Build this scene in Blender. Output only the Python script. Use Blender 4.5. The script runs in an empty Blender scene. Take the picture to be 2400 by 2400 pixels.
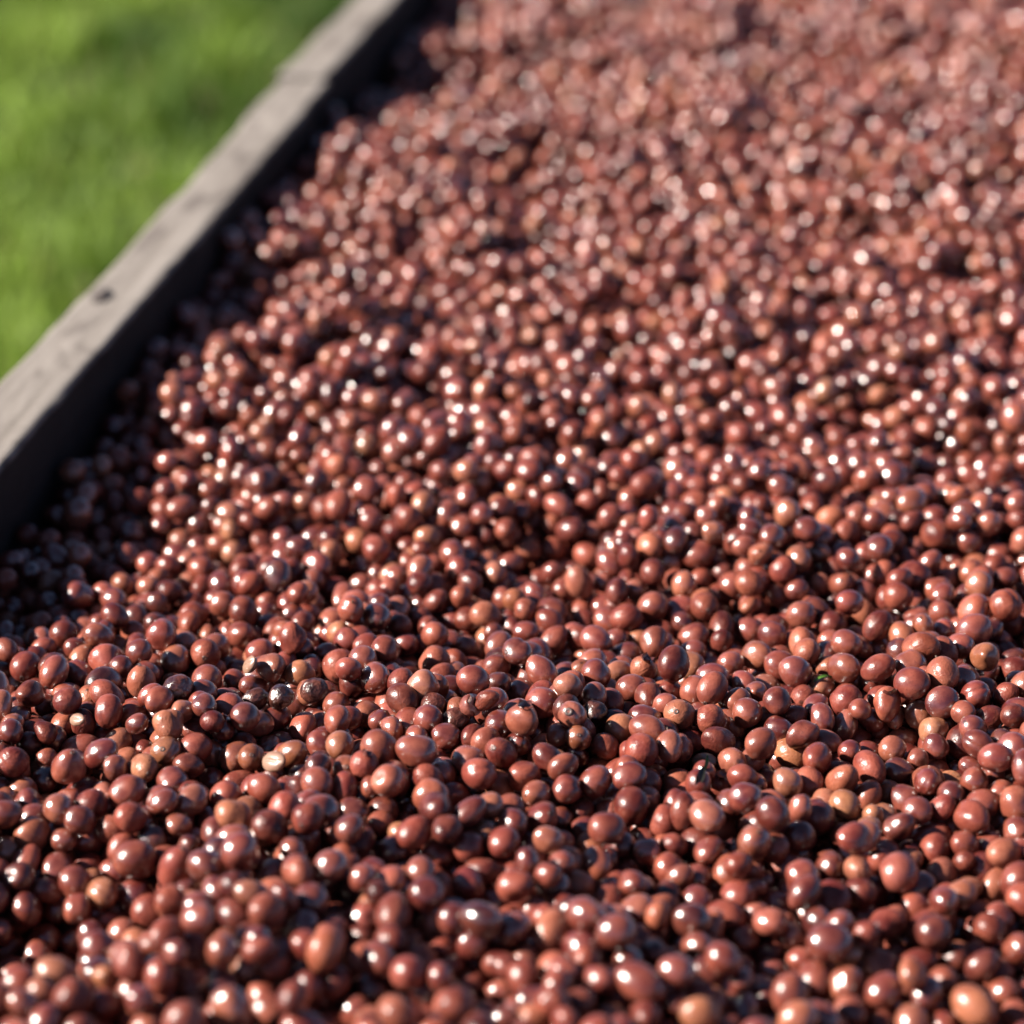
import bpy, math, random, time
import numpy as np
from mathutils import Matrix, Vector, noise as mnoise

T0 = time.time()
rng = np.random.default_rng(11)
random.seed(11)
scene = bpy.context.scene
COL = scene.collection

# ------------------------------------------------------------------ camera
Z0 = 0.90                      # mean level of the cherry bed above the lawn
CAM_H = 0.69                   # camera above the bed
FPX = 6200.0                   # focal length in pixels of the 2400 px photograph
PITCH = math.atan(2850.0 / FPX)
CAM = np.array([0.0, 0.0, Z0 + CAM_H])
FWD = np.array([0.0, math.cos(PITCH), -math.sin(PITCH)])
UPV = np.array([0.0, math.sin(PITCH), math.cos(PITCH)])
RGT = np.array([1.0, 0.0, 0.0])


def pix(x, y, z):
    """world point where the ray of photo pixel (x, y) meets the level z"""
    d = FWD * FPX + RGT * (x - 1200.0) + UPV * (1200.0 - y)
    t = (z - CAM[2]) / d[2]
    return CAM + d * t


FOCUS_POINT = pix(1200, 1672, Z0)
cam_data = bpy.data.cameras.new('camera')
cam_data.sensor_fit = 'HORIZONTAL'
cam_data.sensor_width = 36.0
cam_data.lens = 36.0 * FPX / 2400.0
cam_data.clip_start = 0.02
cam_data.clip_end = 500.0
cam_data.dof.use_dof = True
cam_data.dof.focus_distance = float(np.dot(FOCUS_POINT - CAM, FWD))
cam_data.dof.aperture_fstop = 3.9
cam_data.dof.aperture_blades = 0
cam = bpy.data.objects.new('camera', cam_data)
COL.objects.link(cam)
cam.location = CAM
cam.rotation_euler = (math.pi / 2 - PITCH, 0, 0)
scene.camera = cam

# ------------------------------------------------------------------ light
SUN_EL = math.radians(33.0)
SUN_AZ = math.radians(-98.0)   # compass angle of the sun from +Y, clockwise: from the left
to_sun = Vector((math.sin(SUN_AZ) * math.cos(SUN_EL), math.cos(SUN_AZ) * math.cos(SUN_EL), math.sin(SUN_EL)))
world = bpy.data.worlds.new('World')
scene.world = world
world.use_nodes = True
wn = world.node_tree.nodes
wl = world.node_tree.links
wn.clear()
sky = wn.new('ShaderNodeTexSky')
sky.sky_type = 'NISHITA'
sky.sun_disc = False
sky.sun_elevation = SUN_EL
sky.sun_rotation = SUN_AZ
sky.altitude = 1600.0          # highland farm: clear thin air
sky.air_density = 0.5
sky.dust_density = 0.2
bg = wn.new('ShaderNodeBackground')
bg.inputs['Strength'].default_value = 0.05
out = wn.new('ShaderNodeOutputWorld')
wl.new(sky.outputs[0], bg.inputs[0])
wl.new(bg.outputs[0], out.inputs[0])
sun_data = bpy.data.lights.new('sun', 'SUN')
sun_data.energy = 5.0
sun_data.angle = math.radians(0.53)
sun_data.color = (1.0, 0.93, 0.83)
sun = bpy.data.objects.new('sun', sun_data)
COL.objects.link(sun)
sun.rotation_euler = to_sun.to_track_quat('Z', 'Y').to_euler()
sun.location = (-4, 1, 5)

vs = scene.view_settings
vs.view_transform = 'Standard'
vs.look = 'None'
vs.exposure = 1.88
vs.gamma = 1.0
vs.use_curve_mapping = False
scene.render.engine = 'CYCLES'
scene.cycles.max_bounces = 4
scene.cycles.diffuse_bounces = 2
scene.cycles.glossy_bounces = 2


# ------------------------------------------------------------------ helpers
def tag(o, label=None, cat=None, group=None, kind=None):
    if label: o['label'] = label
    if cat: o['category'] = cat
    if group: o['group'] = group
    if kind: o['kind'] = kind
    return o


def empty(name, loc=(0, 0, 0)):
    o = bpy.data.objects.new(name, None)
    o.empty_display_size = 0.02
    COL.objects.link(o)
    o.location = loc
    return o


def np_mesh(name, verts, quads, smooth=True, tris=None):
    me = bpy.data.meshes.new(name)
    verts = np.ascontiguousarray(verts, dtype=np.float32)
    me.vertices.add(len(verts))
    me.vertices.foreach_set('co', verts.ravel())
    parts, sizes = [], []
    if quads is not None and len(quads):
        parts.append(np.asarray(quads, dtype=np.int32).ravel()); sizes.append(np.full(len(quads), 4, np.int32))
    if tris is not None and len(tris):
        parts.append(np.asarray(tris, dtype=np.int32).ravel()); sizes.append(np.full(len(tris), 3, np.int32))
    idx = np.concatenate(parts); sz = np.concatenate(sizes)
    me.loops.add(len(idx))
    me.loops.foreach_set('vertex_index', idx)
    me.polygons.add(len(sz))
    starts = np.concatenate([[0], np.cumsum(sz)[:-1]]).astype(np.int32)
    me.polygons.foreach_set('loop_start', starts)
    me.polygons.foreach_set('use_smooth', np.full(len(sz), smooth, dtype=bool))
    me.update(calc_edges=True)
    return me


def obj(name, me, mat=None, parent=None):
    o = bpy.data.objects.new(name, me)
    COL.objects.link(o)
    if mat is not None and len(me.materials) == 0:
        me.materials.append(mat)
    if parent is not None:
        o.parent = parent
    return o


class Nodes:
    """small wrapper to write node trees in a few lines"""
    def __init__(self, name):
        self.mat = bpy.data.materials.new(name)
        self.mat.use_nodes = True
        self.nt = self.mat.node_tree
        self.bsdf = self.nt.nodes['Principled BSDF']

    def n(self, kind, **kw):
        nd = self.nt.nodes.new(kind)
        for k, v in kw.items():
            setattr(nd, k, v)
        return nd

    def link(self, a, b):
        self.nt.links.new(a, b)

    def put(self, sock, v):
        if hasattr(v, 'is_output') or isinstance(v, bpy.types.NodeSocket):
            self.link(v, sock)
        else:
            sock.default_value = v

    def noise(self, vec, scale, detail=3.0, rough=0.55, dist=0.0):
        t = self.n('ShaderNodeTexNoise')
        if vec is not None: self.link(vec, t.inputs['Vector'])
        t.inputs['Scale'].default_value = scale
        t.inputs['Detail'].default_value = detail
        t.inputs['Roughness'].default_value = rough
        t.inputs['Distortion'].default_value = dist
        return t.outputs['Fac']

    def ramp(self, fac, lo, hi, a=0.0, b=1.0):
        t = self.n('ShaderNodeMapRange')
        t.interpolation_type = 'SMOOTHSTEP'
        self.put(t.inputs['Value'], fac)
        t.inputs['From Min'].default_value = lo
        t.inputs['From Max'].default_value = hi
        t.inputs['To Min'].default_value = a
        t.inputs['To Max'].default_value = b
        return t.outputs['Result']

    def mix(self, fac, a, b, mode='MIX'):
        t = self.n('ShaderNodeMix')
        t.data_type = 'RGBA'
        t.blend_type = mode
        self.put(t.inputs[0], fac)
        self.put(t.inputs[6], a)
        self.put(t.inputs[7], b)
        return t.outputs[2]

    def math(self, op, a, b=0.0):
        t = self.n('ShaderNodeMath', operation=op)
        self.put(t.inputs[0], a)
        self.put(t.inputs[1], b)
        return t.outputs[0]

    def vmath(self, op, a, b):
        t = self.n('ShaderNodeVectorMath', operation=op)
        self.put(t.inputs[0], a)
        self.put(t.inputs[1], b)
        return t.outputs[0]

    def bump(self, height, strength, dist):
        t = self.n('ShaderNodeBump')
        t.inputs['Strength'].default_value = strength
        t.inputs['Distance'].default_value = dist
        self.link(height, t.inputs['Height'])
        return t.outputs[0]


# ------------------------------------------------------------------ materials
def cherry_material(name, source, wrinkle=0.0, coat=1.0):
    """skin of a wet, freshly soaked coffee cherry; colour comes from the cherry itself"""
    m = Nodes(name)
    at = m.n('ShaderNodeAttribute')
    at.attribute_name = 'skin'
    at.attribute_type = 'OBJECT' if source == 'object' else 'GEOMETRY'
    if source == 'object':
        tc = m.n('ShaderNodeTexCoord')
        oi = m.n('ShaderNodeObjectInfo')
        sc = m.n('ShaderNodeCombineXYZ')
        k = m.math('MULTIPLY', oi.outputs['Random'], 61.0)
        m.link(k, sc.inputs[0]); m.link(k, sc.inputs[1])
        vec = m.vmath('ADD', tc.outputs['Object'], sc.outputs[0])
    else:
        lo = m.n('ShaderNodeAttribute')
        lo.attribute_name = 'local'
        vec = lo.outputs['Vector']
    base = at.outputs['Color']
    wet = oi.outputs['Random'] if source == 'object' else at.outputs['Alpha']
    big = m.noise(vec, 0.85, 2.0)
    ripe = m.ramp(big, 0.36, 0.66)
    dark = m.mix(1.0, base, (0.50, 0.36, 0.37, 1), 'MULTIPLY')
    pale = m.mix(0.36, base, (0.235, 0.068, 0.040, 1))
    c = m.mix(ripe, dark, pale)
    c = m.mix(0.72, base, c)
    med = m.noise(vec, 3.4, 3.0, 0.62)
    c = m.mix(m.ramp(med, 0.54, 0.74, 0.0, 0.50), c, m.mix(1.0, base, (0.42, 0.28, 0.28, 1), 'MULTIPLY'))
    fine = m.noise(vec, 13.0, 2.0, 0.6)
    c = m.mix(m.ramp(fine, 0.59, 0.70, 0.0, 0.60), c, m.mix(1.0, base, (0.35, 0.22, 0.22, 1), 'MULTIPLY'))
    if source == 'geometry':
        wr = m.n('ShaderNodeVectorMath', operation='WRAP')
        m.link(vec, wr.inputs[0]); wr.inputs[1].default_value = (5, 5, 5); wr.inputs[2].default_value = (-5, -5, -5)
        d = m.n('ShaderNodeVectorMath', operation='DISTANCE')
        m.link(wr.outputs[0], d.inputs[0]); d.inputs[1].default_value = (1.02, 0, 0)
        dd = m.math('ADD', d.outputs['Value'], m.math('MULTIPLY', fine, 0.10))
        c = m.mix(m.ramp(dd, 0.26, 0.16, 0.0, 0.75), c, (0.020, 0.009, 0.007, 1))
    m.link(c, m.bsdf.inputs['Base Color'])
    m.put(m.bsdf.inputs['Roughness'], m.ramp(med, 0.3, 0.75, 0.30, 0.46))
    m.bsdf.inputs['Specular IOR Level'].default_value = 0.20
    m.put(m.bsdf.inputs['Coat Weight'], m.ramp(wet, 0.10, 0.95, 0.16 * coat, coat))
    m.put(m.bsdf.inputs['Coat Roughness'], m.ramp(wet, 0.0, 1.0, 0.30, 0.19))
    m.bsdf.inputs['Coat IOR'].default_value = 1.76
    m.bsdf.inputs['Subsurface Weight'].default_value = 0.0
    h = m.math('ADD', m.math('MULTIPLY', med, 0.75), m.math('MULTIPLY', fine, 0.25))
    wv = m.noise(vec, 1.9, 2.0, 0.55, 1.4)
    h = m.math('ADD', h, m.math('MULTIPLY', wv, 3.0 if wrinkle > 0 else m.ramp(wet, 0.45, 0.0, 0.0, 2.6)))
    nrm = m.bump(h, 0.30 + wrinkle, 0.0009)
    m.link(nrm, m.bsdf.inputs['Normal'])
    m.link(nrm, m.bsdf.inputs['Coat Normal'])
    return m.mat


MAT_HEAP = cherry_material('cherry_skin_heap', 'geometry')
MAT_CHERRY = cherry_material('cherry_skin', 'object')
MAT_SHRIVEL = cherry_material('shrivelled_skin', 'object', wrinkle=0.06, coat=1.0)


def plain_material(name, color, rough=0.5, var=0.25, scale=300.0, coat=0.0, color2=None):
    m = Nodes(name)
    tc = m.n('ShaderNodeTexCoord')
    f = m.noise(tc.outputs['Object'], scale, 4.0)
    c2 = color2 or tuple(v * (1 - var) * 0.8 for v in color)
    c = m.mix(m.ramp(f, 0.35, 0.68), (*color, 1), (*c2, 1))
    m.link(c, m.bsdf.inputs['Base Color'])
    m.bsdf.inputs['Roughness'].default_value = rough
    m.bsdf.inputs['Coat Weight'].default_value = coat
    m.bsdf.inputs['Coat Roughness'].default_value = 0.12
    m.link(m.bump(f, 0.3, 0.0004), m.bsdf.inputs['Normal'])
    return m.mat


MAT_BEAN = plain_material('parchment_bean', (0.20, 0.115, 0.078), 0.4, 0.2, 1.1, 0.4, (0.16, 0.080, 0.052))
MAT_FLESH = plain_material('cherry_flesh', (0.30, 0.20, 0.165), 0.35, 0.2, 3.0, 0.5, (0.18, 0.06, 0.05))
MAT_SCAR = plain_material('scar_skin', (0.045, 0.018, 0.014), 0.5, 0.4, 5.0)
MAT_STALK = plain_material('stalk_wood', (0.06, 0.032, 0.018), 0.7, 0.4, 6.0)
MAT_LEAF = plain_material('leaf_sliver', (0.05, 0.11, 0.015), 0.35, 0.4, 200.0)
MAT_LEAF_DARK = plain_material('leaf_dry', (0.015, 0.014, 0.009), 0.4, 0.4, 200.0)


def wood_material():
    m = Nodes('weathered_wood')
    tc = m.n('ShaderNodeTexCoord')
    mp = m.n('ShaderNodeMapping')
    mp.inputs['Scale'].default_value = (5.0, 60.0, 60.0)
    m.link(tc.outputs['Object'], mp.inputs[0])
    grain = m.noise(mp.outputs[0], 1.0, 8.0, 0.65, 0.6)
    mp2 = m.n('ShaderNodeMapping')
    mp2.inputs['Scale'].default_value = (14.0, 34.0, 34.0)
    m.link(tc.outputs['Object'], mp2.inputs[0])
    blot = m.noise(mp2.outputs[0], 1.0, 4.0, 0.6, 0.8)
    c = m.mix(m.ramp(grain, 0.35, 0.65), (0.135, 0.117, 0.104, 1), (0.195, 0.172, 0.155, 1))
    c = m.mix(m.ramp(blot, 0.52, 0.68, 0.0, 0.8), c, (0.095, 0.080, 0.073, 1))
    c = m.mix(m.ramp(blot, 0.44, 0.28, 0.0, 0.7), c, (0.205, 0.182, 0.166, 1))
    fine = m.noise(tc.outputs['Object'], 190.0, 3.0, 0.6)
    c = m.mix(m.ramp(fine, 0.58, 0.72, 0.0, 0.4), c, (0.05, 0.04, 0.036, 1))
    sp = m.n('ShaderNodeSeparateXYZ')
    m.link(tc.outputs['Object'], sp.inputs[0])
    wet = m.math('ADD', m.math('MULTIPLY', sp.outputs[2], -1.0), m.math('MULTIPLY', blot, 0.006))  # drop below the board top, masks the painted shade and damp
    c = m.mix(m.ramp(wet, 0.004, 0.009, 0.0, 0.92), c, (0.006, 0.004, 0.004, 1))   # sides blackened below the top: damp stain deepened with painted shade
    m.link(c, m.bsdf.inputs['Base Color'])
    m.bsdf.inputs['Roughness'].default_value = 0.85
    m.bsdf.inputs['Specular IOR Level'].default_value = 0.08
    m.link(m.bump(grain, 0.6, 0.0015), m.bsdf.inputs['Normal'])
    return m.mat


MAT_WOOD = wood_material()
MAT_KNOT = plain_material('wood_knot', (0.05, 0.036, 0.03), 0.8, 0.5, 160.0)
MAT_MESH = plain_material('shade_net', (0.012, 0.011, 0.012), 0.8, 0.3, 500.0)


def ground_material():
    m = Nodes('lawn_soil')
    tc = m.n('ShaderNodeTexCoord')
    f = m.noise(tc.outputs['Object'], 3.0, 6.0, 0.6)
    c = m.mix(m.ramp(f, 0.4, 0.62), (0.03, 0.048, 0.009, 1), (0.055, 0.085, 0.018, 1))
    g = m.noise(tc.outputs['Object'], 40.0, 4.0, 0.6)
    c = m.mix(m.ramp(g, 0.52, 0.68, 0.0, 0.6), c, (0.03, 0.025, 0.011, 1))
    m.link(c, m.bsdf.inputs['Base Color'])
    m.bsdf.inputs['Roughness'].default_value = 0.9
    m.bsdf.inputs['Specular IOR Level'].default_value = 0.15
    m.link(m.bump(g, 0.5, 0.02), m.bsdf.inputs['Normal'])
    return m.mat


def grass_material():
    m = Nodes('grass_blade')
    at = m.n('ShaderNodeAttribute')
    at.attribute_name = 'skin'
    m.link(at.outputs['Color'], m.bsdf.inputs['Base Color'])
    m.bsdf.inputs['Roughness'].default_value = 0.6
    m.bsdf.inputs['Specular IOR Level'].default_value = 0.25
    tr = m.n('ShaderNodeBsdfTranslucent')
    m.link(at.outputs['Color'], tr.inputs[0])
    mx = m.n('ShaderNodeMixShader')
    mx.inputs[0].default_value = 0.35
    m.link(m.bsdf.outputs[0], mx.inputs[1])
    m.link(tr.outputs[0], mx.inputs[2])
    m.link(mx.outputs[0], m.nt.nodes['Material Output'].inputs[0])
    return m.mat


MAT_GROUND = ground_material()
MAT_GRASS = grass_material()

# ------------------------------------------------------------------ table frame directions
BOARD_H = 0.031                                     # board top above the mean bed
vp = FWD * FPX + RGT * (2350.0 - 1200.0) + UPV * 2850.0
EU = np.array([vp[0], vp[1], 0.0]); EU /= np.linalg.norm(EU)      # along the side board
EV = np.array([EU[1], -EU[0], 0.0])                               # across the bed, to the right
edge_mid = pix(557.0, 445.0, Z0 + BOARD_H)
V_ORIGIN = float(np.dot(edge_mid, EV))
outer_mid = pix(418.0, 445.0, Z0 + BOARD_H)
BOARD_T = V_ORIGIN - float(np.dot(outer_mid, EV))
YAW = math.atan2(EU[1], EU[0])


def to_uv(p):
    p = np.asarray(p)
    return p[..., 0] * EU[0] + p[..., 1] * EU[1], p[..., 0] * EV[0] + p[..., 1] * EV[1] - V_ORIGIN


def to_world(u, v, z):
    return np.stack([u * EU[0] + (v + V_ORIGIN) * EV[0], u * EU[1] + (v + V_ORIGIN) * EV[1], z], -1)


print('board thickness %.4f  yaw %.2f  focus %.3f' % (BOARD_T, math.degrees(YAW), cam_data.dof.focus_distance))

# ------------------------------------------------------------------ ground and grass
g = 150.0
me = np_mesh('ground', np.array([[-g, -g, 0], [g, -g, 0], [g, g, 0], [-g, g, 0]]), np.array([[0, 1, 2, 3]]), False)
tag(obj('ground', me, MAT_GROUND), 'grassy soil of the lawn under the table', kind='structure')


def value_noise(x, y, scale, seed):
    """smooth lattice noise, -1..1"""
    r = np.random.default_rng(seed)
    tab = r.uniform(-1, 1, (64, 64))
    x = x * scale; y = y * scale
    xi = np.floor(x).astype(int); yi = np.floor(y).astype(int)
    fx = x - xi; fy = y - yi
    fx = fx * fx * (3 - 2 * fx); fy = fy * fy * (3 - 2 * fy)
    a = tab[xi % 64, yi % 64]; b = tab[(xi + 1) % 64, yi % 64]
    c = tab[xi % 64, (yi + 1) % 64]; d = tab[(xi + 1) % 64, (yi + 1) % 64]
    return (a * (1 - fx) + b * fx) * (1 - fy) + (c * (1 - fx) + d * fx) * fy


def build_grass():
    xs, ys = [], []
    for n, x0, x1, y0, y1 in ((70000, -2.8, 0.8, 2.6, 9.5), (170000, -4.5, 3.5, 0.0, 11.0)):
        xs.append(rng.uniform(x0, x1, n)); ys.append(rng.uniform(y0, y1, n))
    x = np.concatenate(xs); y = np.concatenate(ys)
    clump = 0.55 * value_noise(x, y, 4.0, 1) + 0.35 * value_noise(x, y, 9.0, 2) + 0.3 * value_noise(x, y, 1.6, 3)
    keep = rng.uniform(0, 1, len(x)) < 0.75 + 0.5 * clump
    x = x[keep]; y = y[keep]; clump = clump[keep]
    n = len(x)
    hgt = np.clip(0.040 + 0.05 * clump + rng.normal(0, 0.012, n), 0.012, 0.11)
    wid = rng.uniform(0.0025, 0.0055, n)
    yaw = rng.uniform(0, 2 * np.pi, n)
    lean = rng.uniform(0.1, 0.9, n) * hgt
    la = yaw + rng.normal(0, 0.6, n)
    c, s = np.cos(yaw), np.sin(yaw)
    lx, ly = np.cos(la + 1.57) * lean, np.sin(la + 1.57) * lean
    V = np.zeros((n, 5, 3))
    V[:, 0] = np.stack([x - c * wid, y - s * wid, np.zeros(n) - 0.002], -1)
    V[:, 1] = np.stack([x + c * wid, y + s * wid, np.zeros(n) - 0.002], -1)
    V[:, 2] = np.stack([x - c * wid * .8 + lx * .4, y - s * wid * .8 + ly * .4, hgt * .62], -1)
    V[:, 3] = np.stack([x + c * wid * .8 + lx * .4, y + s * wid * .8 + ly * .4, hgt * .62], -1)
    V[:, 4] = np.stack([x + lx, y + ly, hgt], -1)
    base = np.arange(n)[:, None] * 5
    me = np_mesh('grass', V.reshape(-1, 3), base + np.array([[0, 1, 3, 2]]), True, base + np.array([[2, 3, 4]]))
    tone = np.clip(0.5 + 0.45 * value_noise(x, y * 0.6, 2.4, 7) + 0.95 * value_noise(x * 1.0, y * 0.36, 4.6, 8) + rng.normal(0, 0.14, n), 0, 1)[:, None]
    col = (1 - tone) * np.array([0.032, 0.074, 0.004]) + tone * np.array([0.185, 0.275, 0.036])
    dry = rng.uniform(0, 1, n) < 0.05
    col[dry] = np.array([0.16, 0.12, 0.055])
    C = np.ones((n, 5, 4)); C[:, :, :3] = col[:, None, :]
    a = me.attributes.new('skin', 'FLOAT_COLOR', 'POINT')
    a.data.foreach_set('color', C.astype(np.float32).ravel())
    tag(obj('grass', me, MAT_GRASS), 'short sunlit green lawn grass beyond the grey board', 'grass', kind='stuff')


build_grass()

# ------------------------------------------------------------------ drying table
U_NEAR, U_FAR, V_WIDE = 0.62, 3.60, 1.06
TABLE_DROP = 0.125
table = empty('drying_table', to_world(np.float64(2.0), np.float64(0.5), np.float64(0.0)))
table.rotation_euler = (0, 0, YAW)
tag(table, 'raised drying table edged with weathered grey boards and filled with cherries', 'drying table')
TABLE_M = Matrix.Translation(table.location) @ Matrix.Rotation(YAW, 4, 'Z')
TABLE_I = TABLE_M.inverted()


def beam(name, length, wx, wz, seed, amp=0.0022, rnd=0.004, seg=90):
    """rough sawn board along local x, its top at z = 0, centred on y = 0"""
    k = []
    for sy, sz, a0 in ((1, 1, 0), (-1, 1, 90), (-1, -1, 180), (1, -1, 270)):
        for a in (0, 30, 60, 90):
            t = math.radians(a0 + a)
            k.append((sy * (wx / 2 - rnd) + rnd * math.cos(t), sz * (wz / 2 - rnd) + rnd * math.sin(t) - wz / 2))
    k = np.array(k)
    npt = len(k)
    xs = np.linspace(0, length, seg)
    V = np.zeros((seg, npt, 3))
    for i, xx in enumerate(xs):
        for j in range(npt):
            q = Vector((xx * 14.0, k[j, 0] * 45 + seed * 7.3, k[j, 1] * 30))
            d = mnoise.noise(q) * amp + mnoise.noise(q * 3.7) * amp * 0.5
            q2 = Vector((xx * 3.1, seed * 3.7, 0.0))
            w = mnoise.noise(q2) * amp * 1.3
            V[i, j] = (xx, k[j, 0] * (1 + d / wx * 2) + w, k[j, 1] + d * 0.7)
    idx = np.arange(seg * npt).reshape(seg, npt)
    a = idx[:-1]; b = idx[1:]
    q = np.stack([a, np.roll(a, -1, 1), np.roll(b, -1, 1), b], -1).reshape(-1, 4)
    V = V.reshape(-1, 3)
    c0 = len(V)
    V = np.concatenate([V, [[0, 0, -wz / 2], [length, 0, -wz / 2]]])
    t = [(c0, idx[0, (j + 1) % npt], idx[0, j]) for j in range(npt)] + [(c0 + 1, idx[-1, j], idx[-1, (j + 1) % npt]) for j in range(npt)]
    me = np_mesh(name, V, q, False, np.array(t))
    return me


def table_part(name, me, mat, u, v, z, rotz=0.0, parent=None):
    o = obj(name, me, mat, parent or table)
    p = TABLE_I @ Vector(to_world(np.float64(u), np.float64(v), np.float64(z)))
    o.location = p
    o.rotation_euler = (0, 0, rotz)
    return o


# the left side is two boards butted end to end; the far one stands a little proud
joint = pix(690.0, 186.0, Z0 + BOARD_H)
U_JOINT, _ = to_uv(joint)
U_JOINT = float(U_JOINT)
bh = 0.17
near_len = U_JOINT - 0.54
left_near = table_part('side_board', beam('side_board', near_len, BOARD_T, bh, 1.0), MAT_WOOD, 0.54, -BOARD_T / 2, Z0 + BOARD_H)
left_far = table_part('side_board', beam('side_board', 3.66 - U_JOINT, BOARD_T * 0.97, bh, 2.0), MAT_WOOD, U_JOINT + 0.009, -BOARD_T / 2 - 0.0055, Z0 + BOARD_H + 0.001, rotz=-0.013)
left_far['label'] = 'far side board butted against the nearer one, slightly proud'
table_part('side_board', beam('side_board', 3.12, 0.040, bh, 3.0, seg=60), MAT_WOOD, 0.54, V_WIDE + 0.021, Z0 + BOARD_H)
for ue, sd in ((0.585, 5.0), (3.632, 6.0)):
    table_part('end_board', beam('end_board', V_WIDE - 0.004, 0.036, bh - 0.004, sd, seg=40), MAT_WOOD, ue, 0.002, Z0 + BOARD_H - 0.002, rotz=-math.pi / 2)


def knot(px, py, rx, ry, parent, zoff):
    """flat oval knot a hair proud of the board top"""
    w = pix(px, py, Z0 + BOARD_H + zoff)
    seg = 18
    V = [(0, 0, 0.0007)]
    for i in range(seg):
        a = i / seg * 2 * math.pi
        r = 1 + 0.14 * mnoise.noise(Vector((math.cos(a) * 1.4 + px, math.sin(a) * 1.4, 0.3)))
        V.append((rx * r * math.cos(a), ry * r * math.sin(a), 0.0))
    for i in range(seg):
        a = i / seg * 2 * math.pi
        V.append((rx * 1.1 * math.cos(a), ry * 1.1 * math.sin(a), -0.003))
    t = [(0, 1 + i, 1 + (i + 1) % seg) for i in range(seg)]
    q = [(1 + i, 1 + seg + i, 1 + seg + (i + 1) % seg, 1 + (i + 1) % seg) for i in range(seg)]
    me = np_mesh('knot', np.array(V), np.array(q), True, np.array(t))
    o = obj('knot', me, MAT_KNOT, parent)
    pm = TABLE_M @ Matrix.Translation(parent.location) @ Matrix.Rotation(parent.rotation_euler.z, 4, 'Z')
    o.location = pm.inverted() @ Vector(w)
    return o


knot(238, 692, 0.014, 0.0065, left_near, 0.0012)

# floor net, joists and legs that carry the bed
nu, nv = 2, 2
z_net = Z0 - TABLE_DROP
P = np.array([to_world(np.float64(u), np.float64(v), np.float64(z)) for z in (z_net, z_net - 0.004) for u in (0.606, 3.612) for v in (0.0005, V_WIDE)])
P = np.array([TABLE_I @ Vector(p) for p in P])
obj('floor_net', np_mesh('floor_net', P, np.array([[0, 1, 3, 2], [4, 6, 7, 5], [0, 4, 5, 1], [2, 3, 7, 6], [0, 2, 6, 4], [1, 5, 7, 3]]), False), MAT_MESH, table)
for u in (0.70, 1.6, 2.6, 3.5):
    j = table_part('joist', beam('joist', V_WIDE - 0.01, 0.045, 0.07, 4.0 + u, seg=20), MAT_WOOD, u, 0.005, z_net - 0.0045, rotz=-math.pi / 2)
leg_me = beam('leg', Z0 - TABLE_DROP - 0.045, 0.06, 0.06, 9.0, seg=24)
for u in (0.75, 2.1, 3.45):
    for v in (-BOARD_T / 2 + 0.06, V_WIDE - 0.06):
        lg = table_part('leg', leg_me, MAT_WOOD, u, v, 0.0)
        lg.rotation_euler = (0, -math.pi / 2, 0)
        lg.location.z = 0.0

# ------------------------------------------------------------------ the bed of cherries: shape of its surface
BUMPS = [  # photo pixel, height in m, radius in m
    (300, 1250, -0.010, 0.070), (560, 1440, -0.007, 0.050), (1000, 1310, -0.005, 0.060), (60, 1250, -0.012, 0.08),
    (1000, 1650, 0.010, 0.050), (450, 1650, 0.008, 0.050), (1500, 1660, 0.011, 0.055), (2100, 1620, 0.011, 0.06), (1300, 1440, -0.008, 0.05), (1900, 1400, -0.006, 0.06),
    (1560, 1800, -0.005, 0.03), (70, 2170, -0.080, 0.040), (1560, 2150, -0.008, 0.03), (1000, 2260, -0.009, 0.03), (390, 740, 0.004, 0.055),
    (500, 2200, 0.005, 0.05), (1320, 800, -0.010, 0.06), (850, 900, -0.008, 0.07), (1250, 600, 0.008, 0.07),
    (1900, 620, -0.012, 0.08), (1500, 330, -0.012, 0.10), (2050, 300, 0.010, 0.12), (1050, 350, 0.008, 0.10), (2300, 900, 0.008, 0.10),
]
BW = [(*to_uv(pix(x, y, Z0)), a, s) for x, y, a, s in BUMPS]


def surface(u, v):
    h = 0.0085 * value_noise(u + 5, v + 5, 9.0, 21) + 0.0090 * value_noise(u + 5, v + 5, 17.0, 22) + 0.0065 * value_noise(u + 5, v + 5, 31.0, 24) + 0.0060 * value_noise(u + 5, v + 5, 4.0, 23)
    h = h * (1.0 + 0.8 * np.clip((u - 1.7) / 0.7, 0, 1))
    for bu, bv, a, s in BW:
        h = h + a * np.exp(-((u - bu) ** 2 + (v - bv) ** 2) / (2 * s * s))
    near = np.clip((1.75 - u) / 0.5, 0, 1)
    h = h - (0.011 + 0.006 * near) * np.exp(-v / 0.05)
    low = np.clip((1.34 - u) / 0.30, 0, 1)
    h = h + (0.030 - 0.10 * np.clip(v - 0.34, 0, 0.5)) * low * low * (3 - 2 * low)     # swells towards the near end, falls away to the right
    f = np.clip((u - 1.55) / 1.2, 0, 1); w = np.clip((v - 0.10) / 0.30, 0, 1)
    h = h + 0.012 * f * f * (3 - 2 * f) * w * w * (3 - 2 * w)          # the bed lies thicker towards its middle
    return h


# ------------------------------------------------------------------ pack the cherries
SP = 0.0171
LAYERS = 3


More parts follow.
